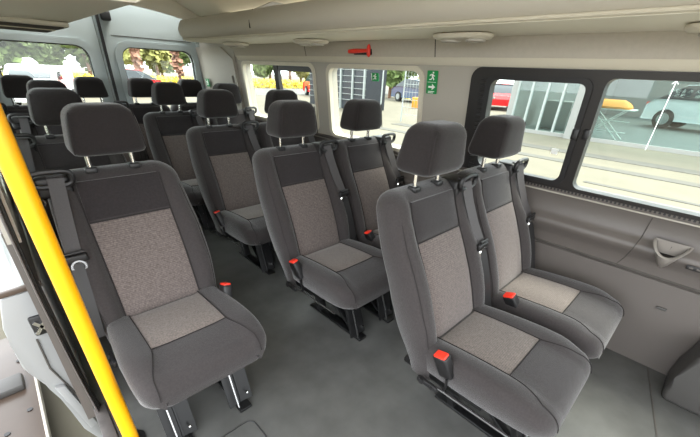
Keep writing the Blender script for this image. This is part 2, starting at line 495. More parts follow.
double(ROWS[3], 'double grey seat in the fourth row, just ahead of the rear bench')
t = thing('rear_bench_seat', 'four place dark grey bench seat standing against the rear doors', 'seat', (0,3.13,0))
for k, x in enumerate((.21,.645,1.035,1.46)):
    place(t, x, (-1 if k == 0 else 1) if k != 2 else 0, None, (.05,))
obj('seat_frame', frame_bm(0,1.65), BLKG, t)

# ------------------------------------------------------------------ the van shell
YB = 3.50                                     # inner face of the rear doors
XR = 1.78
struct('floor', B((-.072,-2.6,-.05),(XR+.03,YB+.05,0)), FLOOR)
def wallx(z): return lerp([(-.05,1.78),(.52,1.775),(.56,1.765),(.69,1.745),(1.15,1.69),(1.28,1.66),(1.6,1.62)], z)
# lower wall: one extruded profile, with the armrest roll and a step at the sill
low = [(1.785,0),(1.785,.40),(1.772,.412),(1.770,.46),(1.760,.482),(1.745,.502),(1.736,.518),(1.735,.530),(1.742,.545),(1.756,.558),(1.766,.575),(1.766,.64),(1.758,.662),(1.735,.672),(1.733,.685),(1.75,.693),(1.82,.70),(1.83,0)]
struct('wall_right', PR(low,'y',-2.4,YB), TRIM)
# wall belt with the three window openings (u = y, v = z on the leaning plane)
def WP(u,v): return (lerp([(.66,1.7485),(1.16,1.689)],v), u, v)
Wd = [(-1.03,.680,.490,1.146),(.80,.700,1.555,1.128),(1.715,.715,2.70,1.130)]
outer = [(-1.35,.66),(YB,.66),(YB,1.165),(-1.35,1.165)]
struct('trim_1', plate(outer, [rrect(a,b,c,d,.05 if k else .03) for k,(a,b,c,d) in enumerate(Wd)], WP, (.075,0,.009)), TRIML)
# cream reveals round the two rear openings
for k,(a,b,c,d) in enumerate(Wd[1:]):
    o = struct('trim_%d'%(k+2), plate(rrect(a-.022,b-.015,c+.022,d+.018,.062), [rrect(a+.006,b+.006,c-.006,d-.006,.048)], lambda u,v: Vector(WP(u,v))+Vector((-.006,0,0)), (.03,0,.003)), CREAM)
# cove above the windows, and its cream lip
struct('trim_4', PR([(1.686,1.152),(1.676,1.166),(1.672,1.185),(1.72,1.19),(1.74,1.15)],'y',-1.35,2.75), CREAM)
struct('trim_5', PR([(1.680,1.172),(1.655,1.275),(1.72,1.30),(1.75,1.18)],'y',-1.35,2.78), COVE)
for k, y in enumerate((.715,1.765)):
    struct('trim_%d'%(6+k), PR([(1.6795,1.174),(1.6545,1.276),(1.66,1.276),(1.684,1.174)],'y',y,y+.006), SEAMM)
# panel seams on the lower wall
struct('trim_8', PR([(1.771,.4115),(1.7685,.420),(1.772,.424),(1.78,.415)],'y',-1.3,1.2), SEAMM)
bm = bmesh.new(); 
tube(bm, [(1.762,-.355,.652),(1.766,-.352,.58)], .0022, 6); tube(bm, [(1.766,-.352,.578),(1.756,-.351,.558),(1.742,-.348,.545),(1.735,-.345,.530),(1.736,-.344,.518),(1.745,-.340,.502),(1.760,-.335,.482),(1.770,-.33,.46),(1.772,-.31,.414)], .0022, 6)
struct('trim_9', bm, SEAMM)
# D-pillar trim at the back corner
prof = [(2.80,.66),(2.80,1.16),(3.0,1.25),(YB,1.25),(YB,.66)]
struct('trim_10', plate(prof,[rrect(2.835,.78,2.875,1.03,.015)], lambda u,v: Vector(WP(u,v))+Vector((-.03-.02*max(0,(u-2.8)/.7),0,0)), (.05,0,0)), TRIML)
tag(obj('belt_slot_cover', plate(rrect(2.838,.785,2.872,1.025,.013),[],lambda u,v: Vector(WP(u,v))+Vector((-.012,0,0)),(.01,0,0)), TRIM), 'grey slotted belt cover set in the rear corner pillar','belt cover')

struct('trim_21', plate([(2.79,1.13),(YB,1.13),(YB,1.63),(2.79,1.63)],[],lambda u,v:(1.672,u,v),(.05,0,0)), TRIML)
# windows
def pane(y0,z0,y1,z1,off): return plate(rrect(y0,z0,y1,z1,.03), [], lambda u,v: Vector(WP(u,v))+Vector((off,0,0)), (.004,0,0))
w1 = struct('window_1', plate(rrect(-1.05,.672,.505,1.150,.05), [rrect(.012,.715,.405,1.108,.035), rrect(-1.0,.702,-.048,1.124,.03)], lambda u,v: Vector(WP(u,v))+Vector((-.010,0,0)), (.05,0,0)), FRAMEB)
obj('window_pane', pane(.005,.705,.412,1.115,.018), GLASS, w1); obj('window_pane', pane(-1.02,.69,-.03,1.13,.03), GLASS, w1)
obj('sliding_frame', plate(rrect(-.012,.700,.425,1.122,.04), [rrect(.006,.718,.400,1.102,.034)], lambda u,v: Vector(WP(u,v))+Vector((-.018,0,0)), (.016,0,0)), BLK, w1)
bm = bmesh.new(); box(bm, (1.694,-.014,.898),(1.712,.014,.945),.008); obj('window_latch', bm, BLK, w1)
bm = bmesh.new(); box(bm, (1.696,-.052,.905),(1.712,-.026,.945),.008); obj('window_latch', bm, BLK, w1)
bm = bmesh.new()
for k in range(22): 
    z = .70+.019*k; p = Vector(WP(.43,z)); tube(bm, [p+Vector((-.012,.018,0)), p+Vector((-.016,0,.004)), p+Vector((-.012,-.018,.0))], .0045, 6)
obj('ribbed_seal', bm, BLK, w1)
bm = bmesh.new()
for k in range(100):
    y = -1.02+.0147*k; p = Vector(WP(y,.683)); box(bm, (p.x-.013,y,p.z-.005),(p.x+.004,y+.0075,p.z+.004))
obj('sill_grip', bm, BLK, w1)
w2 = struct('window_2', pane(.79,.69,1.565,1.14,.035), GLASS)
w3 = struct('window_3', pane(1.70,.70,2.72,1.14,.035), GLASS)
bm = bmesh.new(); 
prism_pts = [Vector(WP(2.19,.70)),Vector(WP(2.19,1.13))]; beam(bm, prism_pts[0]+Vector((.015,0,0)), prism_pts[1]+Vector((.015,0,0)), .03, .055, up=(0,1,0))
beam(bm, Vector(WP(1.70,1.115))+Vector((.015,0,0)), Vector(WP(2.16,1.115))+Vector((.015,0,0)), .02, .05)
obj('window_divider', bm, FRAMEB, w3)
# little guidance sticker on the sliding pane, and the green sticker on the second window
tag(obj('glass_mark', plate(rrect(.052,.826,.080,.848,.004),[], lambda u,v: Vector(WP(u,v))+Vector((.012,0,0)), (.002,0,0)), WHITE), 'faint white print on the lower corner of the sliding window pane','glass print')
def exit_sign(name, y0, y1, z0, z1, off, label, full):
    fn = lambda d: (lambda u,v: Vector(WP(u,v))+Vector((off-d,0,0)))
    t_ = obj(name, plate(rrect(y0,z0,y1,z1,.004),[],fn(0),(.003,0,0)), GREEN); tag(t_, label, 'sign')
    def q(pts,d=.0015):  # pts in 0..1 with u to the right of the viewer
        return plate([(y1-(y1-y0)*a, z0+(z1-z0)*b) for a,b in pts], [], fn(d), (.001,0,0))
    def shapes(lst):
        bm = bmesh.new()
        for pts in lst:
            s = q(pts); me = bpy.data.meshes.new('tmp'); s.to_mesh(me); s.free(); bm.from_mesh(me); bpy.data.meshes.remove(me)
        return bm
    man = [[(.52,.93),(.60,.96),(.66,.93),(.66,.89),(.60,.87),(.53,.89)], [(.40,.86),(.58,.86),(.62,.74),(.50,.70)], [(.30,.83),(.42,.85),(.38,.79),(.24,.76)], [(.60,.84),(.76,.78),(.74,.75),(.58,.79)], [(.50,.72),(.62,.74),(.72,.64),(.66,.58),(.60,.64)], [(.50,.72),(.58,.70),(.42,.60),(.24,.60),(.24,.64),(.40,.65)]]
    if full:
        lo = [[(.10,.50),(.90,.50),(.90,.515),(.10,.515)], [(.2,.34),(.55,.34),(.55,.44),(.85,.30),(.55,.17),(.55,.26),(.2,.26)], [(.2,.12),(.8,.12),(.8,.09),(.2,.09)], [(.2,.06),(.7,.06),(.7,.03),(.2,.03)]]
        obj('exit_symbol', shapes(man+lo), WHITE, t_)['label'] = 'white running figure and arrow'
    else:
        big = [[(a,(b-.5)*2) for a,b in pts] for pts in man]
        obj('exit_symbol', shapes(big+[[(.05,.05),(.12,.05),(.12,.95),(.05,.95)]]), WHITE, t_)['label'] = 'white running figure'
exit_sign('exit_sign', .693,.757,1.022,1.128,-.008,'tall green and white exit sign on the pillar beside the sliding window',True)
exit_sign('exit_sign', 1.130,1.19,1.062,1.105,.028,'small green exit sticker on the glass of the second side window',False)
exit_sign('exit_sign', 3.32,3.40,.915,.985,-.062,'small green sign on the rear corner pillar trim',False)
# emergency hammer on the cove
h = thing('emergency_hammer','red emergency hammer clipped to the cove above the second side window','hammer',(1.657,1.225,1.212))
obj('handle', T([(0,.095,-.002),(0,.05,0),(0,-.06,.002)], [.010,.012,.009], 10), RED, h)
bm = bmesh.new(); tube(bm, [(0,-.07,-.03),(0,-.068,-.02),(0,-.066,.02),(0,-.065,.032)], [.003,.011,.011,.005], 10); obj('hammer_head', bm, RED, h)
obj('bracket', B((.004,-.08,-.018),(.018,.06,.012),.004), BLK, h)

# overhead rack on the window side
rk = thing('luggage_rack','long beige overhead luggage rack running above the windows','luggage rack',(0,0,0))
prof = [(1.665,1.268),(1.30,1.262),(1.268,1.268),(1.240,1.300),(1.234,1.335),(1.246,1.365),(1.262,1.392),(1.285,1.398),(1.295,1.388),(1.275,1.335),(1.30,1.295),(1.62,1.300),(1.655,1.40),(1.665,1.40)]
obj('rack_shell', PR(prof,'y',-1.35,2.80), RACK, rk)
obj('rack_underside_lit', PR([(1.664,1.2665),(1.30,1.2605),(1.276,1.2645),(1.276,1.2595),(1.30,1.2565),(1.664,1.2625)],'y',-1.35,2.79), RACKLIT, rk)['label'] = 'underside of the rack with bounced ground light put into its pale colour'  # added panel, its paler tone paints the bounce light under the rack
obj('rack_edge', T([(1.262,-1.35,1.2675),(1.262,2.80,1.2675)], .006, 8), CREAM, rk)
bm = bmesh.new(); prism(bm, [(1.664,1.266),(1.302,1.260),(1.272,1.268),(1.246,1.300),(1.240,1.335),(1.268,1.393),(1.29,1.394),(1.40,1.34),(1.64,1.36)],'y',2.78,2.795); obj('end_cap', bm, RACK, rk)
for y in (1.75,.72): obj('rack_divider', PR([(1.29,1.30),(1.27,1.36),(1.30,1.40),(1.42,1.45),(1.60,1.45),(1.62,1.30)],'y',y,y+.035,), RACK, rk)
for y in (1.72,): obj('rack_seam', PR([(1.2335,1.30),(1.2335,1.335),(1.262,1.393),(1.27,1.393),(1.25,1.335),(1.25,1.30)],'y',y,y+.005), SEAMM, rk)
def lamp(y, label):
    l = thing('reading_lamp', label, 'lamp', (1.47,y,1.2525), 0, 'reading lamp and vent units under the rack')
    bm = bmesh.new(); n = 28
    rings = []
    for sc, z in ((1,.002),(1,-.006),(.92,-.014),(.7,-.017)):
        rings.append([(.068*sc*math.copysign(abs(math.cos(a))**.7,math.cos(a)), (.125)*sc*math.copysign(abs(math.sin(a))**.7,math.sin(a)), z) for a in [2*math.pi*k/n for k in range(n)]])
    loft(bm, rings); obj('lamp_housing', bm, CREAM, l)
    for q in (-.062,.05):
        bm = bmesh.new(); loft(bm, [[(r*math.cos(a), q+r*math.sin(a), z) for a in [2*math.pi*k/20 for k in range(20)]] for r, z in ((.040,-.014),(.038,-.024),(.026,-.027),(.024,-.020))]); obj('vent_ring', bm, TRIML, l)
        bm = bmesh.new(); loft(bm, [[(r*math.cos(a), q+r*math.sin(a), z) for a in [2*math.pi*k/20 for k in range(20)]] for r, z in ((.025,-.018),(.022,-.024),(.01,-.026))]); obj('lamp_lens', bm, LAMPS, l)
    return l
for y, lb in ((.46,'round vent and lamp unit under the rack beyond the green exit sign pillar'),(1.45,'vent and lamp unit under the rack just above the red hammer'),(2.35,'vent and lamp unit under the rack close to the rear doors'),(-.36,'lamp unit under the rack above the black framed sliding window')): lamp(y, lb)
# ceiling and the duct over the door side
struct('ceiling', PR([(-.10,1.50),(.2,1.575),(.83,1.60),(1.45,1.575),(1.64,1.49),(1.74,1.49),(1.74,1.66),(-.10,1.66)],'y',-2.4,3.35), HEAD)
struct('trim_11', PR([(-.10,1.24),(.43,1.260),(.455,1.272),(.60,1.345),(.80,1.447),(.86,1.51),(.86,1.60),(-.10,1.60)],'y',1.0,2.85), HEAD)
struct('trim_12', PR([(.455,1.2655),(.60,1.339),(.80,1.441),(.80,1.449),(.60,1.347),(.45,1.273)],'y',2.835,2.857), CREAM)
for y0 in (2.15,2.55):
    t = thing('ceiling_vent', 'slatted vent under the door side duct, %s' % ('close to the rear doors' if y0 > 2.3 else 'further from the rear doors'), 'vent', (.24,y0,1.245), 0, 'vents in the duct over the door side')
    obj('vent_frame', B((-.17,-.12,-.012),(.17,.12,.01),.006), CREAM, t)
    for k in range(5): obj('slat', B((-.15,-.10+.042*k,-.017),(.15,-.085+.042*k,-.010),.002), SEAMM, t)
# rear header
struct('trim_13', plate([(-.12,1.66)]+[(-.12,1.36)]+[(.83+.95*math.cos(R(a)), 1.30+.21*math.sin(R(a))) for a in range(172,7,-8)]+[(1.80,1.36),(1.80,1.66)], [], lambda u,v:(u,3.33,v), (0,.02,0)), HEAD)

# rear doors
def rear_door(n, x0, x1, hole):
    d = struct('door_%d'%n, plate([(x0,-.05),(x1,-.05),(x1,1.62),(x0,1.62)], [rrect(*hole,.09,8)], lambda u,v:(u,YB,v), (0,.07,0)), PAINT)
    a,b,c,e = hole
    obj('window_recess', plate(rrect(a-.05,b-.05,c+.05,e+.045,.12,8), [rrect(a,b,c,e,.09,8)], lambda u,v:(u,YB-.012,v), (0,.014,0)), PAINT, d)
    obj('window_gasket', plate(rrect(a-.008,b-.008,c+.008,e+.008,.095,8), [rrect(a+.008,b+.008,c-.008,e-.008,.085,8)], lambda u,v:(u,YB+.01,v), (0,.02,0)), BLK, d)
    obj('window_pane', plate(rrect(a,b,c,e,.09,8), [], lambda u,v:(u,YB+.03,v), (0,.004,0)), GLASS, d)
    return d
rear_door(1, -.14, .826, (.135,.66,.735,1.200))
d2 = rear_door(2, .832, 1.82, (.975,.66,1.60,1.210))
obj('panel_seam', B((.93,YB-.002,1.285),(1.60,YB+.002,1.29)), SEAMM, d2)
struct('trim_14', PR([(.842,0),(.862,0),(.866,1.0),(.872,1.50),(.852,1.50),(.846,1.0)],'y',YB-.02,YB+.01), BLK)
tag(obj('door_latch', B((.885,YB-.05,1.385),(.955,YB,1.455),.012), BLK), 'black latch at the top of the rear doors beside the dark seal','latch')
struct('trim_15', plate([(1.70,.3),(1.80,.3),(1.80,1.45),(1.60,1.45),(1.66,1.2)],[],lambda u,v:(u,YB-.03,v),(0,.03,0)), PAINT)
# door side wall behind the sliding door opening
lw = [(-.115,0),(-.08,0),(-.08,.52),(-.07,.70),(-.105,.70),(-.115,.60)]
struct('wall_left', PR([(-.098,-.05),(-.062,-.05),(-.062,.52),(-.058,.69),(-.085,.69)],'y',.785,YB), TRIM)
def WL(u,v): return (lerp([(.66,-.052),(1.6,-.012)],v), u, v)
struct('trim_16', plate([(.78,.66),(YB,.66),(YB,1.60),(.78,1.60)], [rrect(1.05,.70,2.0,1.13,.05), rrect(2.15,.70,3.0,1.13,.05)], WL, (-.03,0,0)), TRIML)
struct('window_4', plate(rrect(1.03,.68,2.02,1.15,.05), [], lambda u,v: Vector(WL(u,v))+Vector((-.018,0,0)), (-.004,0,0)), GLASS)
struct('window_5', plate(rrect(2.13,.68,3.02,1.15,.05), [], lambda u,v: Vector(WL(u,v))+Vector((-.018,0,0)), (-.004,0,0)), GLASS)
# rubber door seal curving down the opening, pillar trim beside it
def seal(n, outer, inner, y, dy, m):
    rings = []
    for k in range(34):
        z = -.10+1.7*k/33; a_, b_ = lerp(outer,z), lerp(inner,z); c_, h_ = (a_+b_)/2, (b_-a_)/2
        rings.append([(c_+h_*math.copysign(abs(math.cos(a))**.7,math.cos(a)), y+dy*math.sin(a), z) for a in [2*math.pi*q/14 for q in range(14)]])
    struct('trim_%d'%n, loft(bmesh.new(), rings), m)
SO = [(-.12,-.062),(.0,-.066),(.2,-.070),(.5,-.073),(.73,-.070),(1.0,-.060),(1.6,-.03)]
SI = [(-.12,-.040),(.0,-.050),(.12,-.057),(.30,-.062),(.50,-.061),(.68,-.057),(.83,-.051),(1.2,-.036),(1.6,.0)]
seal(17, SO, [(z, lerp(SO,z)*.42+x*.58) for z,x in SI], .752, .022, RUB)
seal(18, [(z, lerp(SO,z)*.5+x*.5) for z,x in SI], SI, .770, .022, BLK)
struct('trim_19', B((-.072,-1.35,0),(-.035,.76,.012),.004), RUB)
# yellow grab pole
p = thing('grab_pole','bright yellow grab pole at the open door beside the single seat','pole',(-.004,.545,0))
obj('tube', T([(0,0,.01),(0,0,1.58)], .0205, 20), YEL, p)
bm = bmesh.new(); loft(bm, [[(r*math.cos(a), r*math.sin(a), z) for a in [2*math.pi*k/20 for k in range(20)]] for r,z in ((.038,0),(.038,.006),(.024,.012))]); obj('base_flange', bm, BLK, p)
# cup holder, socket and button on the wall
c = thing('cup_holder','grey moulded cup holder bulging from the wall under the sliding window','cup holder',(1.7335,-.450,.570))
n = 32
def ch(r0,r1,z,k=0): return [(-r0*max(0,math.sin(a))+.004*min(0,math.sin(a)), r1*math.cos(a), z-k*max(0,math.sin(a))**1.5) for a in [2*math.pi*k/n for k in range(n)]]
bm = loft(bmesh.new(), [ch(.004,.006,-.09), ch(.026,.018,-.075), ch(.046,.034,-.035,.025), ch(.058,.052,.004,.045), ch(.060,.060,.016,.05), ch(.053,.055,.019,.05), ch(.047,.048,.014,.045), ch(.034,.034,-.04,.02)])
obj('cup_shell', bm, GREYL, c)
bm = loft(bmesh.new(), [ch(.0465,.0475,.0125,.045), ch(.040,.040,-.012,.03), ch(.031,.031,-.032,.018)], False); bmesh.ops.holes_fill(bm, edges=[e for e in bm.edges if e.is_boundary and all(v.co.z < 0 for v in e.verts)]); obj('cup_liner', bm, BLK, c)
s_ = thing('usb_socket','small black socket plate on the wall beside the cup holder','socket',(1.738,-.543,.512))
obj('socket_plate', B((-.008,-.026,-.009),(.004,.026,.009),.003), BLK, s_)
for q in (-.011,.011): obj('socket_port', B((-.010,q-.006,-.003),(-.006,q+.006,.003)), TRIM, s_)
tag(obj('wall_clip', B((1.776,-.54,.285),(1.788,-.505,.297),.004), DGREY), 'small dark clip low on the grey wall below the socket','clip')
# dark box in the front corner on the floor
bm = prism(bmesh.new(), [(-.655,0),(-.648,.06),(-.655,.12),(-.67,.235),(-.70,.27),(-1.2,.30),(-1.2,0)],'x',1.60,1.775)
bmesh.ops.bevel(bm, geom=list(bm.edges), offset=.02, segments=3, affect='EDGES', profile=.5, clamp_overlap=True)
fb = obj('floor_box', bm, DGREY); tag(fb, 'dark grey plastic box on the floor at the foot of the window wall','box')
struct('trim_20', PR([(1.78,-.585),(1.60,-.625),(1.25,-.70),(1.25,-.705),(1.60,-.630),(1.78,-.590)],'z',0,.0015), SEAMM)
# hatch outline on the floor
bm = bmesh.new(); tube(bm, [(x,y,.0008) for x,y in rrect(.17,.18,.33,.36,.03)], .0022, 5, closed=True)
o = obj('floor_hatch_line', bm, BLK); tag(o,'thin dark outline of a hatch in the floor ahead of the single seat','hatch outline')

# sliding door slid back, its front edge seen past the seal
sd = thing('sliding_door','silver painted sliding door pushed open behind the rubber seal','door',(0,0,0))
out = [(-.055,.46),(-.162,.452),(-.19,.35),(-.193,.29),(-.196,.18),(-.186,.152),(-.170,.09),(-.157,.062),(-.150,0),(-.142,-.07),(-.131,-.20),(-.10,-.30),(-.075,-.30),(-.06,0)]
obj('door_body', PR(out,'y',.90,2.15,.006), SILV, sd)
obj('waist_strip', PR([(-.058,.462),(-.166,.455),(-.166,.475),(-.058,.482)],'y',.895,.91,.004), BROWN, sd)
obj('window_pane', PR([(-.118,.49),(-.090,.95),(-.084,.95),(-.112,.49)],'y',.93,2.12), GLASS, sd)
obj('window_surround', PR([(-.075,.85),(-.06,.95),(-.12,.95),(-.13,.85)],'y',.90,2.15,.006), SILV, sd)
l = obj('door_lock', B((-.128,.890,.292),(-.078,.904,.368),.010), BLK, sd)
bm = bmesh.new(); beam(bm, (-.122,.886,.305), (-.085,.886,.352), .010, .008, up=(0,1,0)); beam(bm, (-.118,.886,.350), (-.090,.886,.310), .010, .008, up=(0,1,0)); obj('lock_claw', bm, CHR, l)
obj('lower_arm', PR([(-.148,.07),(-.12,.06),(-.085,-.18),(-.11,-.19),(-.125,-.08)],'y',.88,.905,.004), SILV, sd)
obj('edge_seam', T([(-.13,.896,.28),(-.135,.896,.15),(-.115,.896,.05),(-.09,.896,-.10)], .003, 6), SEAMM, sd)
# side step outside
st = thing('side_step','dark brown boarding step with a pale edge outside the open door','step',(0,0,0))
obj('step_board', B((-.75,.95,-.47),(-.285,2.2,-.44),.006), BROWN, st)
obj('step_edge', B((-.292,.95,-.475),(-.280,2.2,-.432),.003), TRIML, st)
obj('step_bracket', B((-.50,1.62,-.442),(-.33,1.74,-.40),.012), DGREY, st)
bm = bmesh.new()
for x,y in ((-.35,1.25),(-.33,1.45),(-.34,1.9),(-.42,1.35)): tube(bm, [(x,y,-.441),(x,y,-.435)], .012, 8)
obj('bolt', bm, BLK, st)
obj('step_leg', B((-.6,1.0,ZG),(-.5,2.1,-.47)), BLK, st)

# ------------------------------------------------------------------ outside
struct('ground', B((-60,-40,ZG-.3),(90,110,ZG)), PAVE)
for k,(x0,x1) in enumerate(((9.9,10.3),(11.4,12.0))):
    struct('kerb' if k == 0 else 'kerb.001', B((x0,-8,ZG),(x1,9.0,ZG+.012)), KERB)
struct('road', B((-30,24,ZG),(70,33,ZG+.01)), ASPH)
def strip_grate():
    bm = bmesh.new(); box(bm, (8.2,-6,ZG),(8.35,1.2,ZG+.01)); return bm
tag(obj('drain_grate', strip_grate(), KERB), 'long narrow drain grate in the pale pavement outside the sliding window','drain')

# glass showroom across the pavement
bd = thing('showroom_building','glass fronted showroom with pale vertical mullions across the pavement','building',(0,0,0))
obj('plinth', B((14.8,-9,ZG),(15.05,5.8,ZG+.12)), WALLW, bd)
obj('showroom_floor', B((15.0,-9,ZG),(30,5.8,ZG+.04)), INT, bd)
obj('rear_wall', B((30,-9,ZG),(30.3,5.8,4.4)), WALLW, bd)
obj('end_wall', B((14.8,5.75,ZG),(30.3,5.95,4.4)), WALLW, bd)
obj('fascia', B((14.3,-9,4.0),(15.1,6.1,4.6)), WALLW, bd)
ys = [5.72,5.2,4.65,4.1,3.35,-.3,-1.6,-3.4,-5.6,-7.8]
for a, b in zip(ys, ys[1:]): obj('glass_panel', B((14.88,b+.03,ZG+.12),(14.90,a-.03,4.0)), SHOWG, bd)
for y in ys: obj('mullion', B((14.82,y-.035,ZG+.1),(14.95,y+.035,4.0)), MULL, bd)
obj('transom', B((14.83,-9,1.9),(14.93,5.75,1.96)), MULL, bd)
obj('pillar', B((14.6,3.2,ZG),(14.95,3.6,4.0)), WALLW, bd)
for y, h_ in ((4.4,.7),(5.0,1.1),(5.6,.9)):
    pass
tag(obj('display_counter', B((16.6,4.2,ZG+.04),(17.4,5.3,ZG+1.1),.03), WALLW),'white counter standing behind the showroom glass','counter')
# slim white pole with a star-shaped fitting on top
lp = thing('white_pole','slim white pole with a star shaped fitting in front of the showroom glass','pole',(14.6,1.15,ZG))
obj('shaft', T([(0,0,0),(0,0,1.95)], .011, 8), WHITE, lp)
bm = bmesh.new()
for k in range(6):
    a = k*math.pi/3; tube(bm, [(0,0,1.93),(0,.15*math.cos(a),1.95+.12*math.sin(a))], .010, 6)
obj('star_fitting', bm, WHITE, lp)
# orange table
tb = thing('folding_table','table under an orange cloth on thin white crossed legs behind the glass','table',(15.9,2.75,ZG+.04))
obj('tabletop', B((-.4,-.75,.96),(.4,.75,1.0),.01), WHITE, tb)
bm = bmesh.new(); rings = []
for z, g in ((1.002,.0),(1.06,.01),(1.18,-.10),(1.27,-.27)): rings.append([(.42*c_+ (g*c_),.62*s_2+g*s_2,z) for c_,s_2 in [(math.copysign(abs(math.cos(a))**.5,math.cos(a)),math.copysign(abs(math.sin(a))**.5,math.sin(a))) for a in [2*math.pi*k/24 for k in range(24)]]])
cl = obj('orange_cloth', loft(bm, rings), ORG, None, (15.9,2.75,ZG+.04)); tag(cl,'orange cloth heaped over the table behind the showroom glass','cloth')
for sx in (-.35,.35):
    for sy in (-1,1): obj('leg', T([(sx,sy*.6,0),(sx,-sy*.5,.96)], .018, 6), WHITE, tb)
for z in (.25,.6): obj('brace', T([(0,-.7,z),(0,.7,z)], .015, 6), WHITE, tb)

def car(name, label, loc, rz, paint, h=1.5, L_=4.3):
    t = thing(name, label, 'car', loc, rz)
    k = h/1.5
    prof = [(-.5,.28),(-.5,.62),(-.46,.80),(-.22,.93),(-.10,.98),(.30,1.0),(.44,.97),(.495,.80),(.5,.28)]
    bm = bmesh.new(); rings = []
    for w, zs in ((.86,0),(.90,0),(.92,0),(.90,0)): pass
    P = [(a*L_, z*k) for a,z in prof]
    rings = [[(x*.985, -.84, z*.98+.02*k) for x,z in P], [(x,-.89,z) for x,z in P], [(x,.89,z) for x,z in P], [(x*.985,.84,z*.98+.02*k) for x,z in P]]
    obj('car_body', loft(bm, rings), paint, t)
    gp = [(-.24*L_,.92*k),(-.10*L_,1.40*k),(.02*L_,1.49*k),(.26*L_,1.46*k),(.42*L_,1.0*k)]
    obj('cabin_glass', loft(bmesh.new(), [[(x*.9+.02, -.70, z) if z > 1.2*k else (x,-.84,z) for x,z in gp], [(x*.9+.02,.70,z) if z > 1.2*k else (x,.84,z) for x,z in gp]]), DGLASS, t)
    obj('car_roof', loft(bmesh.new(), [[(x,-.66,z) for x,z in ((-.09*L_,1.42*k),(.02*L_,1.52*k),(.24*L_,1.49*k),(.27*L_,1.40*k))], [(x,.66,z) for x,z in ((-.09*L_,1.42*k),(.02*L_,1.52*k),(.24*L_,1.49*k),(.27*L_,1.40*k))]]), paint, t)
    for x in (-.31*L_,.31*L_):
        for s in (-1,1):
            w = obj('wheel', T([(x,s*.72,.33*k),(x,s*.91,.33*k)], .33*k, 20), TYRE, t)
            obj('wheel_rim', T([(x,s*.90,.33*k),(x,s*.93,.33*k)], .20*k, 14), MULL, w)
    for s in (-1,1):
        obj('tail_light', B((.485*L_,s*.70-.14,.72*k),(.505*L_,s*.70+.14,.86*k),.02), RED, t)
        obj('headlight', B((-.505*L_,s*.66-.16,.62*k),(-.47*L_,s*.66+.16,.74*k),.02), MULL, t)
    return t
car('car','white suv added behind the showroom glass in place of a reflected one',(23.5,.25,ZG+.04),R(75),CARW,1.9,4.9)  # added car, stands in for a farther one mirrored in the glass
car('car','red car parked past the corner of the glass showroom',(25.5,11.25,ZG),R(30),CARR,1.6)
car('car','blue grey car parked past the corner of the dark slatted building',(23.0,16.2,ZG),R(80),CARB)
def van(label, loc, rz):
    t = thing('van', label, 'van', loc, rz)
    prof = [(-2.4,.3),(-2.4,1.0),(-2.2,1.15),(-1.6,1.25),(-.9,1.72),(-.5,1.8),(2.3,1.78),(2.4,1.6),(2.4,.3)]
    obj('van_body', loft(bmesh.new(), [[(x,-.86,z) for x,z in prof],[(x*1.005,-.92,z*.995) for x,z in prof],[(x*1.005,.92,z*.995) for x,z in prof],[(x,.86,z) for x,z in prof]]), CARW, t)
    obj('windscreen', PR([(-1.62,1.27),(-.98,1.68),(-.95,1.68),(-1.55,1.27)],'y',-.75,.75), DGLASS, t)
    for sy in (-1,1): obj('side_window', B((-1.0,sy*.915-.012,1.2),(-.2,sy*.915+.012,1.55),.01), DGLASS, t)
    for x in (-1.5,1.5):
        for sy in (-1,1): obj('wheel', T([(x,sy*.74,.33),(x,sy*.94,.33)], .33, 18), TYRE, t)
    for sy in (-1,1): obj('tail_light', B((2.38,sy*.82-.06,.8),(2.42,sy*.82+.06,1.2),.01), RED, t)
    return t
van('white van parked behind the rear door window',(1.85,19.8,ZG),R(72)).scale = (.85,.85,.8)
car('car','red car parked beyond the white one behind the rear doors',(5.6,24.0,ZG),R(-5),CARR,1.35)
car('car','red car parked beyond the third side window',(19.0,22.5,ZG),R(70),CARR,1.5)

# dark slatted building
sb = thing('slatted_building','dark building with thin pale horizontal bars beyond the second side window','building',(0,0,0))
obj('wall', B((14.0,13.0,ZG),(15.5,17.6,4.5)), LOUV, sb)
for k in range(14): obj('bar', B((13.93,13.0,ZG+.45+.28*k),(14.0,17.6,ZG+.47+.28*k)), MULL, sb)
for y in (13.05,13.9,14.8,16.2): obj('post', B((13.90,y,ZG),(14.0,y+.08,4.5)), MULL, sb)
for k,y in enumerate((15.6,)): obj('shop_window', B((13.95,y,ZG+.3),(14.01,y+.8,ZG+1.7)), INT, sb)
fn = thing('wire_fence','pale metal mesh fence on thin posts beyond the second side window','fence',(12.5,0,ZG))
for y in (8.2,9.4,10.6): obj('post', T([(0,y,0),(0,y,2.4)], .03, 6), MULL, fn)
bm = bmesh.new()
for k in range(8): tube(bm, [(0,8.2,.3+.28*k),(0,9.4,.3+.28*k)], .008, 4)
for k in range(9): tube(bm, [(0,8.2+.15*k,.2),(0,8.2+.15*k,2.4)], .006, 4)
obj('mesh_panel', bm, MULL, fn)
tag(obj('crate', B((18.6,13.0,ZG),(19.2,13.5,ZG+.6),.03), ORG),'orange crate standing on the pavement beyond the second side window','crate')

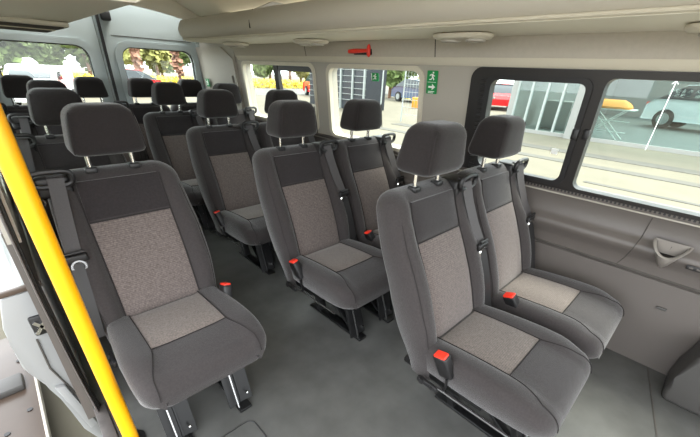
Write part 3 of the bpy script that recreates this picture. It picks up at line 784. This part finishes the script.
# trees, hedges
def crown(seed, rx, rz, n, leaf):
    rd = random.Random(seed); bm = bmesh.new()
    blobs = [(Vector((rd.uniform(-.6,.6)*rx, rd.uniform(-.6,.6)*rx, rd.uniform(-.55,.6)*rz)), rd.uniform(.35,.6)) for _ in range(9)]
    for _ in range(n):
        c, s = rd.choice(blobs)
        d = Vector((rd.gauss(0,1),rd.gauss(0,1),rd.gauss(0,1))).normalized()*(rd.random()**.4)
        p = c+Vector((d.x*rx*s,d.y*rx*s,d.z*rz*s))
        a = Vector((rd.gauss(0,1),rd.gauss(0,1),rd.gauss(0,1))).normalized(); b = a.orthogonal().normalized()
        q = leaf*rd.uniform(.6,1.3)
        v = [bm.verts.new(p+a*q), bm.verts.new(p+b*q*.6), bm.verts.new(p-a*q), bm.verts.new(p-b*q*.6)]
        bm.faces.new(v)
    return bm
def tree_proto(seed, m, rx, rz, hz, n=2400, leaf=.28):
    t = thing('tree','', 'tree', (0,0,ZG))
    obj('crown', crown(seed,rx,rz,n,leaf), m, t, (0,0,hz), smooth=False)
    bm = bmesh.new(); tube(bm, [(0,0,0),(.05,0,hz*.6),(0,.05,hz)], [.14,.10,.05], 8)
    for k in range(4):
        a = k*1.7; tube(bm, [(0,0,hz*.55),(rx*.4*math.cos(a),rx*.4*math.sin(a),hz+.1*rz)], [.06,.02], 6)
    obj('trunk', bm, BARK, t); return t
KINDS = {'green':tree_proto(1,LEAF,2.2,2.0,2.6),'yellow':tree_proto(2,LEAFY,2.0,1.8,2.3),'rust':tree_proto(3,LEAFR,.3,1.7,1.9,150)}
used = set()
LBL = {'green':'leafy green tree','yellow':'yellow green bushy tree','rust':'narrow rust coloured tree'}
def tree(kind, x, y, sc, where):
    o = KINDS[kind] if kind not in used else copy_tree(KINDS[kind]); used.add(kind)
    o.location = (x,y,ZG); o.scale = (sc,sc,sc); o.rotation_euler = (0,0,random.uniform(0,6))
    o['label'] = '%s %s' % (LBL[kind], where); o['group'] = '%ss %s' % (LBL[kind], where)
rd = random.Random(5)
RW = 'standing across the road behind the rear door windows'
for k,(x,y) in enumerate(((-3,38),(2,37),(7,38.5),(12,37.5),(17,39.5),(4.5,45),(10,46),(15.5,47),(-.8,45))): tree('green' if k%3 else 'yellow', x, y, rd.uniform(.85,1.15), RW)
for x,y in ((8.0,28.5),(10.4,28.0)): tree('rust', x, y, 1.0, RW)
for k,(x,y) in enumerate(((-7,61),(3,61),(13,61),(23,61),(33,61),(43,61))): tree('green' if k%2 else 'yellow', x, y, 1.9, 'in the far row of tall trees behind the rear doors')
SW = 'beyond the third side window'
for k,(x,y) in enumerate(((23.5,37),(28.5,38),(33.5,36.5),(38.5,37),(27,44),(33,43),(21.5,43))): tree('yellow' if k%2 else 'green', x, y, rd.uniform(.9,1.2), SW)
for x,y in ((24.5,20.3),(29,23.6)): tree('green', x, y, 1.05, 'close behind the dark slatted building')
FW = 'past the corner of the dark slatted building'
for k,(x,y) in enumerate(((38,22),(35,31),(44,29))): tree('green' if k%2 else 'yellow', x, y, rd.uniform(1.0,1.3), FW)
def hedge(name, x0, y0, x1, y1, h_, n, seed, label):
    rd = random.Random(seed); bm = bmesh.new()
    for _ in range(n):
        t_ = rd.random(); p = Vector((x0+(x1-x0)*t_+rd.gauss(0,.25), y0+(y1-y0)*t_+rd.gauss(0,.25), ZG+h_*rd.random()))
        a = Vector((rd.gauss(0,1),rd.gauss(0,1),rd.gauss(0,1))).normalized(); b = a.orthogonal().normalized(); q = .16
        bm.faces.new([bm.verts.new(p+a*q),bm.verts.new(p+b*q*.6),bm.verts.new(p-a*q),bm.verts.new(p-b*q*.6)])
    o = obj(name, bm, YELF, smooth=False); tag(o, label, 'hedge')
hedge('hedge', 17,33.5,33,32.5,.8,1800,1,'long yellow flowering hedge beyond the third side window')
hedge('hedge', -4,33.5,16,33.8,.75,2000,2,'long yellow flowering hedge behind the rear door windows')
hedge('hedge', 26,19.3,33,18.3,.9,700,3,'short yellow flowering hedge beyond the blue grey car')

# ------------------------------------------------------------------ daylight
w = bpy.data.worlds.new('overcast sky'); S.world = w; w.use_nodes = True
nt = w.node_tree; bg = nt.nodes['Background']
bg.inputs['Color'].default_value = (.93,.97,1,1); bg.inputs['Strength'].default_value = 6.0
sun = bpy.data.lights.new('sun','SUN'); sun.energy = 9.0; sun.angle = R(22); sun.color = (1,.95,.86)
so = bpy.data.objects.new('sun', sun); COL.objects.link(so); so.rotation_euler = Vector((-.42,.22,-.88)).to_track_quat('-Z','Y').to_euler()
S.view_settings.view_transform = 'Standard'; S.view_settings.look = 'None'; S.view_settings.gamma = 1; S.view_settings.exposure = 0.0
S.cycles.max_bounces = 10; S.cycles.diffuse_bounces = 6; S.cycles.transparent_max_bounces = 16
